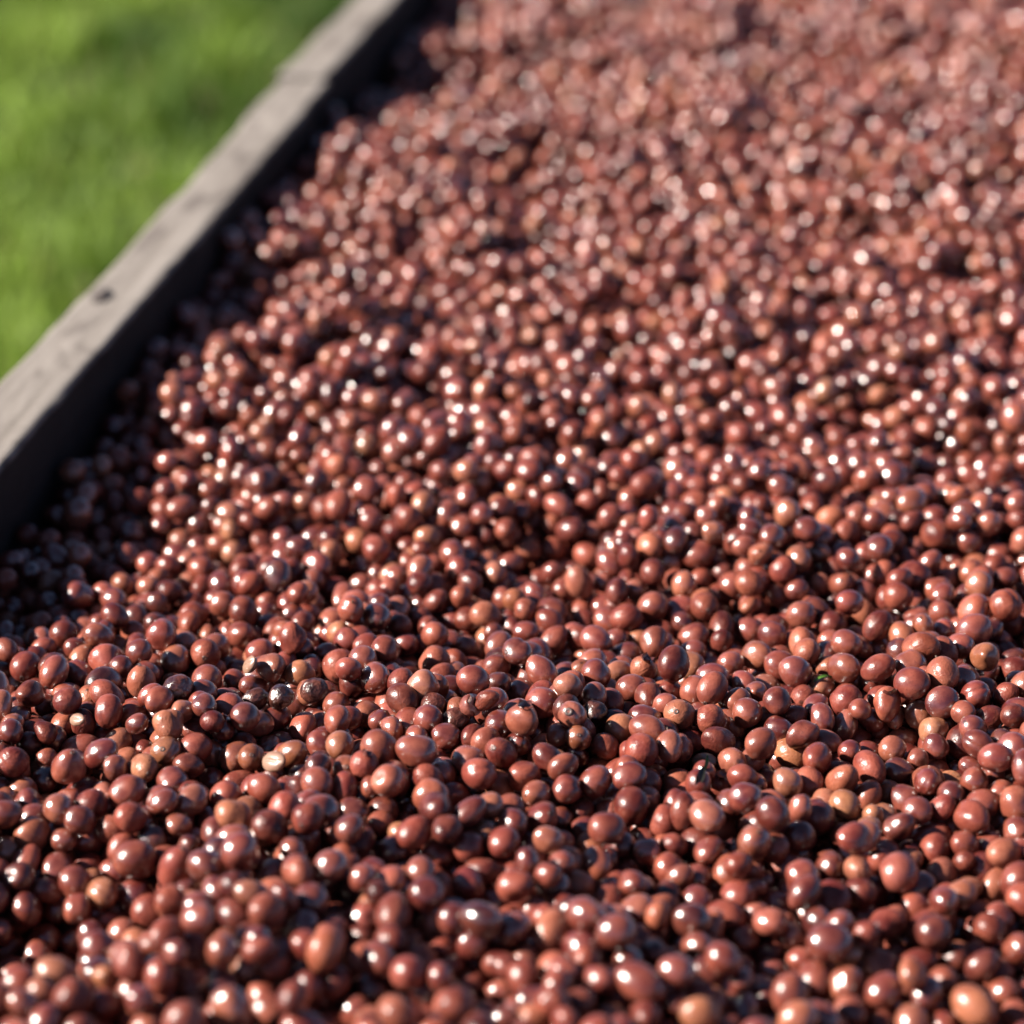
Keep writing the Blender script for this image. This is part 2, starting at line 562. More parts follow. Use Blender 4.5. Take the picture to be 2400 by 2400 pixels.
def pack():
    us = np.arange(U_NEAR, U_FAR, SP)
    vsx = np.arange(0.008, V_WIDE - 0.008, SP)
    U, V = np.meshgrid(us, vsx, indexing='ij')
    pts = []
    for l in range(LAYERS):
        lay = np.stack([U.ravel() + (l % 2) * SP / 2, V.ravel() + (l % 2) * SP / 2, np.full(U.size, 0.007 + l * 0.0140)], -1)
        pts.append(lay if l == 0 else lay[rng.uniform(0, 1, len(lay)) < 0.88])
    top = np.stack([U.ravel(), V.ravel(), np.full(U.size, 0.007 + LAYERS * 0.0135)], -1)
    clus = 0.50 + 0.9 * value_noise(top[:, 0], top[:, 1], 27.0, 31)
    sel = rng.uniform(0, 1, len(top)) < clus
    pts.append(top[sel])
    top2 = top[sel & (rng.uniform(0, 1, len(top)) < 0.32)] + np.array([0, 0, 0.0135])
    pts.append(top2)
    p = np.concatenate(pts)
    n = len(p)
    p[:, :2] += rng.uniform(-0.45, 0.45, (n, 2)) * SP
    p[:, 2] += rng.uniform(-0.2, 0.2, n) * SP
    # size and form
    s = np.clip(rng.normal(1.02, 0.115, n), 0.68, 1.30)
    el = np.clip(rng.normal(1.14, 0.10, n), 0.98, 1.45)
    ob = np.clip(rng.normal(0.95, 0.06, n), 0.76, 1.06)
    r = 0.00765 * s
    ax = np.stack([r * el ** 0.75, r * el ** -0.25, r * el ** -0.25 * ob], -1)
    # long axis mostly lying
    yaw = rng.uniform(0, 2 * np.pi, n); tilt = rng.normal(0, 0.55, n); rol = rng.uniform(0, 2 * np.pi, n)
    e1 = np.stack([np.cos(yaw) * np.cos(tilt), np.sin(yaw) * np.cos(tilt), np.sin(tilt)], -1)
    t = np.stack([-np.sin(yaw), np.cos(yaw), np.zeros(n)], -1)
    w = np.cross(e1, t)
    e2 = t * np.cos(rol)[:, None] + w * np.sin(rol)[:, None]
    e3 = np.cross(e1, e2)
    R = np.stack([e1, e2, e3], -1)
    M = np.einsum('nij,nj,nkj->nik', R, 1 / ax ** 2, R)
    floor = surface(p[:, 0], p[:, 1]) - 0.0380
    p[:, 2] += floor
    cell = 0.0215

    def pairs():
        q = np.floor((p - p.min(0)) / cell).astype(np.int64) + 1
        dim = q.max(0) + 2
        key = (q[:, 0] * dim[1] + q[:, 1]) * dim[2] + q[:, 2]
        order = np.argsort(key, kind='stable')
        ks = key[order]
        tot = int(dim.prod())
        cnt = np.bincount(ks, minlength=tot)
        st = np.concatenate([[0], np.cumsum(cnt)[:-1]])
        I, J = [], []
        for dx in (-1, 0, 1):
            for dy in (-1, 0, 1):
                for dz in (-1, 0, 1):
                    off = (dx * dim[1] + dy) * dim[2] + dz
                    if off < 0: continue
                    nk = key + off
                    c = cnt[nk]; s0 = st[nk]
                    for k in range(int(c.max())):
                        sel = np.nonzero(k < c)[0]
                        j = order[s0[sel] + k]
                        if off == 0:
                            m = sel < j
                            sel = sel[m]; j = j[m]
                        d = p[sel] - p[j]
                        m = (d * d).sum(1) < 0.0215 ** 2
                        I.append(sel[m]); J.append(j[m])
        return np.concatenate(I), np.concatenate(J)

    ITER = 155
    for it in range(ITER):
        if it % 8 == 0:
            I, J = pairs()
        if it < 95:
            p[:, 2] -= 0.00050
        elif it < 112:
            p[:, 2] -= 0.00012
        d = p[I] - p[J]
        dist = np.sqrt((d * d).sum(1)) + 1e-9
        nrm = d / dist[:, None]
        near = dist < 0.0205
        ii, jj, nn, dd = I[near], J[near], nrm[near], dist[near]
        ri = 1 / np.sqrt(np.einsum('ni,nij,nj->n', nn, M[ii], nn))
        rj = 1 / np.sqrt(np.einsum('ni,nij,nj->n', nn, M[jj], nn))
        ov = ri + rj - dd
        c = ov > 0
        ii, jj, ov, nn = ii[c], jj[c], ov[c], nn[c]
        push = nn * (ov * 0.30)[:, None]
        for a in range(3):
            p[:, a] += np.bincount(ii, push[:, a], n) - np.bincount(jj, push[:, a], n)
        fl = surface(p[:, 0], p[:, 1]) - 0.0380 if it % 10 == 9 else floor
        floor = fl
        p[:, 2] = np.maximum(p[:, 2], fl + ax[:, 1] * 0.95)
        p[:, 1] = np.clip(p[:, 1], ax[:, 0], V_WIDE - ax[:, 0])
    # what lies open on top, and where some of it is missing so that the layer below shows in shade
    I, J = pairs()
    d = p[I] - p[J]
    hor = np.hypot(d[:, 0], d[:, 1])
    cov = hor < 0.0095
    covered = np.zeros(n, bool)
    covered[J[cov & (d[:, 2] > 0.004)]] = True
    covered[I[cov & (d[:, 2] < -0.004)]] = True
    gap = 0.34 + 0.10 * np.clip((p[:, 0] - 1.6) / 0.8, 0, 1) + 0.36 * value_noise(p[:, 0] + 3, p[:, 1] + 3, 34.0, 41)
    keep = covered | (rng.uniform(0, 1, n) > gap)
    return p[keep], ax[keep], R[keep]


uvz, AX, RT = pack()
N = len(uvz)
POS = to_world(uvz[:, 0], uvz[:, 1], uvz[:, 2] + Z0)
# table frame -> world rotation: local x = EU, local y = EV would mirror, so build the rotation from yaw
RW = np.array([[EU[0], EV[0], 0], [EU[1], EV[1], 0], [0, 0, 1.0]])
RT = np.einsum('ij,njk->nik', RW, RT)
flip = np.linalg.det(RT) < 0
RT[flip, :, 2] *= -1
print('packed %d cherries  %.1fs' % (N, time.time() - T0))

# ------------------------------------------------------------------ which ones the photograph shows
rel = POS - CAM
depth = rel @ FWD
RES = 900
kpx = FPX * RES / 2400.0
sx = RES / 2 + kpx * (rel @ RGT) / depth
sy = RES / 2 - kpx * (rel @ UPV) / depth
sr = kpx * AX.mean(1) / depth
idb = np.full((RES, RES), -1, np.int32)
cand = np.nonzero((sx > -20) & (sx < RES + 20) & (sy > -20) & (sy < RES + 20))[0]
cand = cand[np.argsort(-depth[cand])]
for i in cand:
    r = sr[i]
    x0, x1 = max(0, int(sx[i] - r)), min(RES, int(sx[i] + r) + 2)
    y0, y1 = max(0, int(sy[i] - r)), min(RES, int(sy[i] + r) + 2)
    if x0 >= x1 or y0 >= y1: continue
    yy, xx = np.ogrid[y0:y1, x0:x1]
    m = (xx - sx[i]) ** 2 + (yy - sy[i]) ** 2 < r * r
    idb[y0:y1, x0:x1][m] = i
vis = np.bincount(idb[idb >= 0], minlength=N)
full = math.pi * sr ** 2
px_x = sx * 2400 / RES
px_y = sy * 2400 / RES
print('seen %d  %.1fs' % ((vis > 3).sum(), time.time() - T0))

# ------------------------------------------------------------------ colours
PAL = np.array([[0.265, 0.100, 0.056], [0.205, 0.057, 0.035], [0.150, 0.0335, 0.0230], [0.100, 0.0195, 0.0145], [0.057, 0.0105, 0.0090], [0.032, 0.0066, 0.0060]])
tone_at = np.clip(rng.normal(2.0, 1.18, N), 0.0, 5.0)          # from pale tan to blackish, without steps
cls = np.round(tone_at).astype(int)
k0 = np.minimum(tone_at.astype(int), 4)
fr = (tone_at - k0)[:, None]
SKIN = (PAL[k0] * (1 - fr) + PAL[k0 + 1] * fr) * np.exp(rng.normal(0, 0.06, (N, 1))) * np.exp(rng.normal(0, 0.05, (N, 3)))
SKIN = np.clip(SKIN, 0.003, 0.7)

# ------------------------------------------------------------------ cherry forms
def cube_sphere(n):
    verts, quads, key = [], [], {}
    def vid(p):
        k = tuple(np.round(p * 4096).astype(int))
        if k not in key:
            key[k] = len(verts); verts.append(p / np.linalg.norm(p))
        return key[k]
    g1 = np.tan(np.linspace(-1, 1, n + 1) * math.pi / 4)
    for axis in range(3):
        for sgn in (-1, 1):
            ids = np.zeros((n + 1, n + 1), int)
            for i in range(n + 1):
                for j in range(n + 1):
                    p = np.zeros(3)
                    p[axis] = sgn; p[(axis + 1) % 3] = g1[i] * sgn; p[(axis + 2) % 3] = g1[j]
                    ids[i, j] = vid(p)
            for i in range(n):
                for j in range(n):
                    quads.append((ids[i, j], ids[i + 1, j], ids[i + 1, j + 1], ids[i, j + 1]))
    return np.array(verts), np.array(quads)


def unit_dirs(n):
    d = rng.normal(size=(n, 3))
    return d / np.linalg.norm(d, axis=1, keepdims=True)


def form(S, n, dented):
    """n unit cherries on the unit sphere points S: lopsided, some dimpled or with a nippled end"""
    P = np.broadcast_to(S, (n, len(S), 3)).copy()
    rad = np.ones((n, len(S)))
    for k, amp in ((1, 0.05), (2, 0.035), (3, 0.045)):
        d = unit_dirs(n)
        t = np.einsum('vk,nk->nv', S, d)
        rad += amp * rng.normal(0, 0.8, (n, 1)) * np.cos(t * (1.2 + k * 0.9) + rng.uniform(0, 6.3, (n, 1)))
    # slight point at one end of the long axis
    tip = np.clip(S[:, 0], 0, 1)[None, :]
    rad += rng.uniform(0.0, 0.075, (n, 1)) * tip ** 6
    # flat or dimpled sides
    for k in range(2):
        d = unit_dirs(n)
        t = np.einsum('vk,nk->nv', S, d)
        on = (dented if k == 0 else dented & (rng.uniform(0, 1, n) < 0.5))[:, None]
        wd = rng.uniform(0.10, 0.40, (n, 1))
        dep = rng.uniform(0.06, 0.20, (n, 1))
        rad -= on * dep * np.exp(-np.clip(1 - t, 0, 2) / wd)
    if len(S) > 250:                                   # lengthwise creases where the mesh can carry them
        on = (rng.uniform(0, 1, n) < 0.22)[:, None]
        d = unit_dirs(n); e = unit_dirs(n)
        t = np.einsum('vk,nk->nv', S, d); side = np.einsum('vk,nk->nv', S, e)
        rad -= on * rng.uniform(0.05, 0.12, (n, 1)) * np.exp(-(t / 0.15) ** 2) * np.clip(side + 0.3, 0, 1)
    return P * rad[:, :, None]


# ------------------------------------------------------------------ single things chosen at places in the photograph
SPECIAL = []          # index, kind, colour, scale, label
used = set()


def pick(x, y, min_share=0.45):
    """the well exposed cherry of the packing nearest to photo pixel x, y"""
    ok = (vis > min_share * full) & (vis > 20)
    d = (px_x - x) ** 2 + ((px_y - y) * 1.3) ** 2
    d = np.where(ok, d, 1e12)
    for i in np.argsort(d)[:60]:
        if int(i) not in used:
            used.add(int(i))
            return int(i)


TAN, SALMON, BRICK, RED, MAROON, BLACK = [tuple(c) for c in PAL]
PALE = (0.56, 0.27, 0.18)
wanted = [
    (930, 1628, 'plain', (0.20, 0.062, 0.045), (1.34, 1.15, 1.12), 'oversized glossy chestnut cherry on the ridge crest beside dark shrivelled cherries'),
    (1030, 1590, 'dent', PALE, (1.15, 1.15, 1.1), 'large pale peach cherry with a soft dent on the ridge crest'),
    (845, 1548, 'plain', SALMON, (1.1, 1.08, 1.08), 'smooth perfectly round salmon cherry just behind the ridge'),
    (375, 1690, 'plain', TAN, (1.1, 1.08, 1.05), 'broad tan cherry with a flaky top edge among maroon cherries'),
    (455, 1615, 'shrivel', (0.085, 0.027, 0.026), (1.18, 1.0, 1.0), 'dark maroon shrivelled cherry lying on its side, puckered underneath'),
    (575, 1648, 'shrivel', (0.065, 0.024, 0.020), (1.1, 0.86, 0.8), 'small blackish brown shrivelled oval cherry perched on a brick cherry'),
    (665, 1605, 'shrivel', (0.055, 0.022, 0.018), (0.95, 0.9, 0.9), 'round blackish cherry with a crinkled top perched on the ridge'),
    (700, 1645, 'shrivel', (0.060, 0.026, 0.028), (1.0, 0.95, 0.9), 'dull purple black cherry with a tiny nipple beside the ridge'),
    (985, 1640, 'shrivel', (0.080, 0.024, 0.024), (1.0, 1.0, 0.95), 'dark wine cherry with a sunken shaded face next to the oversized one'),
    (1040, 1652, 'shrivel', (0.070, 0.024, 0.022), (1.05, 0.9, 0.85), 'dark grooved cherry split by a lengthwise crease on the ridge'),
    (1110, 1690, 'split', MAROON, (1.2, 1.0, 1.0), 'burst cherry with white torn flesh and a glossy brown bean poking out'),
    (590, 1728, 'ring', (0.30, 0.125, 0.066), (1.05, 0.95, 0.95), 'olive tan cherry showing a small ring scar on its crown'),
    (648, 1752, 'plain', (0.40, 0.170, 0.078), (1.25, 0.9, 0.85), 'egg shaped ochre cherry lying flat in the dip below the ridge'),
    (760, 1725, 'plain', (0.42, 0.190, 0.100), (1.0, 1.0, 0.95), 'tan round cherry with a shadowed dimple below the ridge'),
    (800, 1795, 'ring', (0.34, 0.135, 0.082), (1.1, 1.02, 1.0), 'tan cherry with a dark navel scar facing out near the pale bean'),
    (672, 1790, 'bean', PALE, (1.0, 0.72, 0.6), 'whitish peeled bean wedged between maroon cherries in the dip'),
    (603, 1590, 'bean', PALE, (0.85, 0.6, 0.5), 'small cream bean standing on end beside a maroon cherry'),
    (165, 1685, 'bean', PALE, (0.7, 0.45, 0.4), 'thin cream bean end poking out beside a polished brick cherry'),
    (1668, 1772, 'bean', (0.58, 0.40, 0.26), (1.0, 0.62, 0.6), 'beige cylindrical bean in the hollow beside a dark glossy cherry'),
    (1310, 1622, 'plain', (0.50, 0.23, 0.16), (1.12, 0.98, 1.0), 'pale pink cherry with black freckles on the ridge'),
    (1365, 1665, 'pit', (0.36, 0.135, 0.095), (1.0, 1.0, 0.95), 'pinkish cherry with a black round pit facing the light'),
    (1437, 1622, 'plain', BRICK, (1.25, 1.05, 1.0), 'tall brick cherry with a rough crown rising above the ridge'),
    (1420, 1660, 'shrivel', (0.035, 0.018, 0.020), (0.95, 0.95, 0.9), 'jet black cherry in shade under the tall brick cherry'),
    (1540, 1625, 'dent', (0.25, 0.070, 0.045), (1.25, 0.95, 0.95), 'glossy oval red brown cherry leaning on the ridge with a puckered tip'),
    (1612, 1670, 'ring', (0.45, 0.200, 0.120), (1.15, 1.15, 1.1), 'big round tan cherry with faint brown stains in front of the ridge'),
    (1775, 1640, 'nipple', (0.33, 0.110, 0.066), (0.9, 0.85, 0.85), 'small pointed copper cherry with a beaked end'),
    (1380, 1712, 'ring', (0.34, 0.140, 0.070), (1.0, 0.92, 0.9), 'copper tan cherry with a tiny ring scar on its shoulder'),
    (1475, 1732, 'plain', (0.50, 0.245, 0.130), (1.12, 1.1, 1.08), 'smooth round cream tan cherry beside a dented brick one'),
    (1822, 1758, 'plain', (0.54, 0.260, 0.130), (1.38, 1.08, 1.05), 'large egg shaped apricot cherry tilted across a dark hollow'),
    (1740, 1738, 'dent', (0.34, 0.120, 0.080), (1.25, 1.1, 1.0), 'lumpy two dimpled brick cherry behind the apricot egg'),
    (1935, 1870, 'plain', (0.58, 0.310, 0.160), (1.08, 1.05, 1.05), 'pale butterscotch round cherry in soft focus below the dark hollow'),
    (2225, 1710, 'dent', (0.56, 0.300, 0.170), (1.2, 1.1, 0.95), 'pale buff cherry flattened on one face beside a tan one'),
    (2150, 1690, 'plain', (0.46, 0.200, 0.110), (1.05, 1.0, 1.0), 'honey tan round cherry touching the flattened buff one'),
    (2120, 1570, 'dent', (0.34, 0.115, 0.070), (1.2, 1.15, 1.15), 'big lumpy copper cherry with cut sides standing above its neighbours'),
    (2315, 1525, 'nipple', (0.40, 0.180, 0.088), (1.1, 1.05, 1.05), 'round sandy cherry with a short dark stalk mark'),
    (2020, 1718, 'plain', (0.34, 0.118, 0.082), (1.35, 0.95, 0.95), 'long upright rose brown cherry beside shaded maroon ones'),
    (185, 1735, 'ring', (0.10, 0.034, 0.034), (1.1, 1.0, 1.0), 'purple brown cherry with a ring scar and shiny cracks'),
    (405, 1775, 'ring', (0.44, 0.215, 0.110), (1.12, 1.1, 1.05), 'round sandy tan cherry with two tiny bright warts'),
]
for x, y, kind, colr, sc, label in wanted:
    i = pick(x, y)
    if i is not None:
        SPECIAL.append((i, kind, colr, sc, label))

# the largest showing ordinary cherries become individuals
order = np.argsort(-vis)
IND = [int(i) for i in order if int(i) not in used][:300 - len(SPECIAL)]
print('individuals', len(IND), 'smallest px', vis[IND[-1]] if IND else 0)
single = np.zeros(N, bool)
single[IND] = True
single[list(used)] = True

# ------------------------------------------------------------------ the rest of the heap, one mesh
hs = surface(uvz[:, 0], uvz[:, 1])
tier = np.full(N, 3)
tier[(uvz[:, 2] > hs - 0.012)] = 2
tier[vis > 0] = 1
tier[(vis > 0) & (depth < 1.50)] = 0
tier[(tier == 1) & (depth > 2.2)] = 2
VV, QQ, CC, LL = [], [], [], []
base = 0
ntri = 0
for t, nseg in ((0, 7), (1, 4), (2, 3), (3, 2)):
    ids = np.nonzero((tier == t) & ~single)[0]
    S, Q = cube_sphere(nseg)
    dent = rng.uniform(0, 1, len(ids)) < 0.48
    P = form(S, len(ids), dent)
    W = np.einsum('nij,nvj->nvi', RT[ids], P * AX[ids][:, None, :]) + POS[ids][:, None, :]
    VV.append(W.reshape(-1, 3))
    QQ.append((Q[None] + base + (np.arange(len(ids)) * len(S))[:, None, None]).reshape(-1, 4))
    c = np.ones((len(ids), len(S), 4)); c[:, :, 3] = rng.uniform(0, 1, (len(ids), 1)); c[:, :, :3] = SKIN[ids][:, None, :]
    CC.append(c.reshape(-1, 4))
    LL.append((P + 10.0 * rng.integers(-9, 10, (len(ids), 1, 3))).reshape(-1, 3))
    base += len(ids) * len(S)
    ntri += len(ids) * len(Q) * 2
    print('tier', t, len(ids))
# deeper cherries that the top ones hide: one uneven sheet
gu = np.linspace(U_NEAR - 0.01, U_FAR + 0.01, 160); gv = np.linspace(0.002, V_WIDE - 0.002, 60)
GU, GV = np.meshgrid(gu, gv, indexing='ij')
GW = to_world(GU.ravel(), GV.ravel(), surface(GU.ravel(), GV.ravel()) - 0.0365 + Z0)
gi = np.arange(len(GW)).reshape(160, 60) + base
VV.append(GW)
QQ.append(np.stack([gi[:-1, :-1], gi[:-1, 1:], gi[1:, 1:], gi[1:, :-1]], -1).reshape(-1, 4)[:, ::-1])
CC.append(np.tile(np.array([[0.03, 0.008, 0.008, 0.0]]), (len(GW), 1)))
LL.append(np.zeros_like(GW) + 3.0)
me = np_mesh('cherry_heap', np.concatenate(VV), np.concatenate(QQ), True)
a = me.attributes.new('skin', 'FLOAT_COLOR', 'POINT')
a.data.foreach_set('color', np.concatenate(CC).astype(np.float32).ravel())
a = me.attributes.new('local', 'FLOAT_VECTOR', 'POINT')
a.data.foreach_set('vector', np.concatenate(LL).astype(np.float32).ravel())
heap = obj('cherry_heap', me, MAT_HEAP)
tag(heap, 'mass of wet red brown coffee cherries spread over the drying table', 'cherries', kind='stuff')
print('heap tris', ntri, '%.1fs' % (time.time() - T0))

# ------------------------------------------------------------------ single cherries
S14, Q14 = cube_sphere(12)
PLAIN = []
for P in form(S14, 26, np.zeros(26, bool)):
    PLAIN.append(np_mesh('coffee_cherry', P, Q14)); PLAIN[-1].materials.append(MAT_CHERRY)
DENT = []
for P in form(S14, 16, np.ones(16, bool)):
    DENT.append(np_mesh('coffee_cherry', P, Q14)); DENT[-1].materials.append(MAT_CHERRY)


def ring_mesh():
    """calyx scar: a low ring with a sunken middle, on the +x end of a unit cherry"""
    V, Q, T = [], [], []
    seg = 14
    prof = [(0.0, 0.988), (0.045, 0.985), (0.085, 1.008), (0.125, 1.016), (0.165, 0.998), (0.185, 0.96)]
    for k, (r, x) in enumerate(prof[1:]):
        for i in range(seg):
            a = i / seg * 2 * math.pi
            V.append((x, r * math.cos(a), r * math.sin(a)))
    c = len(V); V.append((0.988, 0, 0))
    for k in range(len(prof) - 2):
        for i in range(seg):
            Q.append((k * seg + i, (k + 1) * seg + i, (k + 1) * seg + (i + 1) % seg, k * seg + (i + 1) % seg))
    for i in range(seg):
        T.append((c, i, (i + 1) % seg))
    me = np_mesh('blossom_scar', np.array(V), np.array(Q), True, np.array(T))
    me.materials.append(MAT_SCAR)
    return me


def stalk_mesh():
    V, Q = [], []
    seg = 8
    prof = [(0.10, 0.96), (0.075, 1.03), (0.06, 1.12), (0.07, 1.19), (0.0, 1.20)]
    for r, x in prof:
        for i in range(seg):
            a = i / seg * 2 * math.pi
            V.append((x, r * math.cos(a) + (x - 0.96) * 0.12, r * math.sin(a)))
    for k in range(len(prof) - 1):
        for i in range(seg):
            Q.append((k * seg + i, (k + 1) * seg + i, (k + 1) * seg + (i + 1) % seg, k * seg + (i + 1) % seg))
    me = np_mesh('stalk', np.array(V), np.array(Q), True)
    me.materials.append(MAT_STALK)
    return me


def end_radius(me):
    co = np.empty(len(me.vertices) * 3, np.float32); me.vertices.foreach_get('co', co)
    co = co.reshape(-1, 3)
    return float(co[np.argmax(co[:, 0] / np.linalg.norm(co, axis=1)), 0])


RING = ring_mesh()
STALK = stalk_mesh()


def quat_of(R):
    return Matrix([list(map(float, r)) for r in R]).to_quaternion()


def place(o, i, scale=(1, 1, 1), R=None):
    o.location = POS[i]
    o.rotation_mode = 'QUATERNION'
    o.rotation_quaternion = quat_of(RT[i] if R is None else R)
    o.scale = tuple(float(a * b) for a, b in zip(AX[i], scale))


TONE = ['pale tan', 'orange brown', 'brick coloured', 'red brown', 'dark maroon', 'blackish']


def shape_word(i, dent):
    e = AX[i, 0] / AX[i, 1]
    return ('dented ' if dent else 'smooth ') + ('long oval' if e > 1.28 else 'oval' if e > 1.10 else 'round')


def tip_facing(R):
    """rotation whose +x end looks up towards the camera side"""
    return R


MADE = []
for k, i in enumerate(IND):
    dent = rng.uniform() < 0.40
    me = DENT[rng.integers(len(DENT))] if dent else PLAIN[rng.integers(len(PLAIN))]
    o = obj('coffee_cherry', me)
    place(o, i)
    o['skin'] = [float(c) for c in SKIN[i]]
    extra = ''
    u = rng.uniform()
    if u < 0.42:
        obj('blossom_scar', RING, parent=o).location = (end_radius(me) - 1.0, 0, 0); extra = ' with a ring scar'
    elif u < 0.47:
        obj('stalk', STALK, parent=o).location = (end_radius(me) - 1.0, 0, 0); extra = ' with a stalk stub'
    MADE.append((o, i, dent, extra))
ii = np.array([m[1] for m in MADE])
for o, i, dent, extra in MADE:
    size = AX[i].mean() / 0.00765
    sw = 'big ' if size > 1.16 else 'small ' if size < 0.86 else ''
    d = np.linalg.norm(POS[ii] - POS[i], axis=1)
    text = ''
    for k in np.argsort(d)[1:7]:
        j = MADE[k][1]
        if cls[j] != cls[i] and d[k] < 0.030:
            text = ' against a %s %s one' % (TONE[cls[j]], 'dented' if MADE[k][2] else shape_word(j, False)[7:])
            break
    lab = '%s%s %s cherry%s%s' % (sw, shape_word(i, dent), TONE[cls[i]], extra, text or ' in the near heap')
    if len(lab.split()) > 16: lab = '%s%s %s cherry%s' % (sw, shape_word(i, dent), TONE[cls[i]], extra)
    lab = lab.replace(' a orange', ' an orange')
    tag(o, lab, 'coffee cherry', 'coffee cherries in the near part of the heap')


# ---- special forms
def shrivel_mesh(seed, crease):
    P = S14.copy()
    out = []
    for p in P:
        v = Vector(p)
        r = 1.0 + 0.10 * mnoise.noise(v * 1.6 + Vector((seed * 5.1, 0, 0))) - 0.07 * abs(mnoise.noise(v * 3.4 + Vector((0, seed * 3.3, 0))))
        r -= 0.14 * math.exp(-(1 - max(-1.0, v.dot(Vector((0.2, 0.3, 0.93))))) / 0.16)
        if crease:
            r -= 0.16 * math.exp(-(v.y / 0.10) ** 2) * (0.5 + 0.5 * max(0, v.z))
        out.append(v * r)
    me = np_mesh('coffee_cherry', np.array(out), Q14)
    me.materials.append(MAT_SHRIVEL)
    return me


def bean_mesh():
    """plano-convex bean with a lengthwise groove on its flat side"""
    out = []
    for p in S14:
        x, y, z = p
        q = Vector((x, y, z))
        if z > 0:
            q.z *= 0.55
            q.z -= 0.22 * math.exp(-((y + 0.06 * math.sin(x * 4)) / 0.11) ** 2) * (1 - x * x)
        q *= 1 + 0.04 * mnoise.noise(Vector(p) * 2.1)
        out.append(q)
    me = np_mesh('coffee_bean', np.array(out), Q14)
    me.materials.append(MAT_BEAN)
    return me


def nipple_mesh():
    P = S14.copy()
    t = np.clip(P[:, 0], 0, 1)
    P = P * (1 + 0.34 * t[:, None] ** 14 + 0.05 * np.sin(P[:, 1:2] * 3))
    me = np_mesh('coffee_cherry', P, Q14)
    me.materials.append(MAT_CHERRY)
    return me


BEAN = bean_mesh()
NIP = nipple_mesh()


def look_rot(direction, twist=0.0):
    """rotation that points local +x along a world direction"""
    e1 = np.array(direction, float); e1 /= np.linalg.norm(e1)
    t = np.cross([0, 0, 1.0], e1)
    if np.linalg.norm(t) < 1e-3: t = np.array([0, 1.0, 0])
    t /= np.linalg.norm(t)
    w = np.cross(e1, t)
    e2 = t * math.cos(twist) + w * math.sin(twist)
    return np.stack([e1, e2, np.cross(e1, e2)], -1)


SUNV = np.array(to_sun)
for s, (i, kind, colr, sc, label) in enumerate(SPECIAL):
    R = RT[i]
    grp = None
    mean = float(AX[i].mean())
    AX[i] = 0.00765                            # a place in the packing; the form sets its own size
    if kind == 'plain':
        o = obj('coffee_cherry', PLAIN[s % len(PLAIN)]); place(o, i, sc)
    elif kind == 'dent':
        o = obj('coffee_cherry', DENT[s % len(DENT)]); place(o, i, sc)
    elif kind == 'nipple':
        o = obj('coffee_cherry', NIP); place(o, i, sc, look_rot((-0.2, -0.75, 0.5)))
    elif kind == 'shrivel':
        o = obj('coffee_cherry', shrivel_mesh(s, 'groove' in label)); place(o, i, sc, look_rot((0.8, 0.3, 0.35), 0.4 * s))
    elif kind in ('ring', 'pit'):
        o = obj('coffee_cherry', PLAIN[s % len(PLAIN)])
        place(o, i, sc, look_rot((-0.25 + 0.12 * (s % 4), -0.75, 0.62)))
        rg = obj('blossom_scar', RING, parent=o)
        rg.location = (end_radius(o.data) - 1.0, 0, 0)
        if kind == 'pit': rg.scale = (1.0, 1.7, 1.7)
    elif kind == 'bean':
        o = obj('coffee_bean', BEAN); place(o, i, sc, look_rot((0.7, -0.5, 0.25 if 'standing' not in label else 0.9), 0.9))
        POS[i]; o.location.z += 0.0015
    elif kind == 'split':
        o = empty('split_cherry', POS[i])
        # torn skin: a cup with a ragged rim, and the bean that slips out of it
        V, keep = [], {}
        S, Q = cube_sphere(12)
        for p in S:
            v = Vector(p)
            lim = 0.25 + 0.22 * mnoise.noise(v * 3.5)
            q = v * (1 + 0.05 * mnoise.noise(v * 2.4))
            if v.x > lim:
                q = Vector((lim + (v.x - lim) * 0.10, q.y * 0.86, q.z * 0.86))
            V.append(q)
        skin_me = np_mesh('torn_skin', np.array(V), Q)
        skin_me.materials.append(MAT_CHERRY)
        ts = obj('torn_skin', skin_me, None, o)
        ts.rotation_mode = 'QUATERNION'; ts.rotation_quaternion = quat_of(look_rot((0.75, -0.35, 0.45)))
        ts.scale = (0.0070, 0.0062, 0.0060); ts.location = (-0.004, 0, -0.0005)
        ts['skin'] = [0.15, 0.045, 0.035]
        fl = []
        for k in range(26):
            a = k / 26 * 2 * math.pi
            for r, x in ((0.97 + 0.10 * math.sin(a * 5), 0.34 + 0.12 * math.sin(a * 7 + 1)), (0.70, 0.50 + 0.10 * math.sin(a * 4)), (0.30, 0.42)):
                fl.append((x, r * math.cos(a), r * math.sin(a)))
        q = [(k * 3 + j, k * 3 + j + 1, ((k + 1) % 26) * 3 + j + 1, ((k + 1) % 26) * 3 + j) for k in range(26) for j in range(2)]
        fme = np_mesh('torn_flesh', np.array(fl), np.array(q)); fme.materials.append(MAT_FLESH)
        f = obj('torn_flesh', fme, None, o)
        f.rotation_mode = 'QUATERNION'; f.rotation_quaternion = ts.rotation_quaternion; f.scale = ts.scale; f.location = ts.location
        b = obj('bean', PLAIN[3], None, o)
        b['skin'] = [0.10, 0.020, 0.012]
        b.rotation_mode = 'QUATERNION'; b.rotation_quaternion = quat_of(look_rot((0.8, -0.2, 0.55)))
        b.scale = (0.0078, 0.0052, 0.0050); b.location = (0.0035, -0.0020, 0.0035)
    if kind not in ('split',):
        o['skin'] = [float(c) * k for c, k in zip(colr, (0.49, 0.40, 0.37))] if colr not in (TAN, SALMON, BRICK, RED, MAROON, BLACK) else [float(c) for c in colr]
    tag(o, label, 'coffee bean' if kind == 'bean' else 'coffee cherry', 'odd cherries and beans along the ridge')
    if 'stalk' in label:
        obj('stalk', STALK, parent=o)


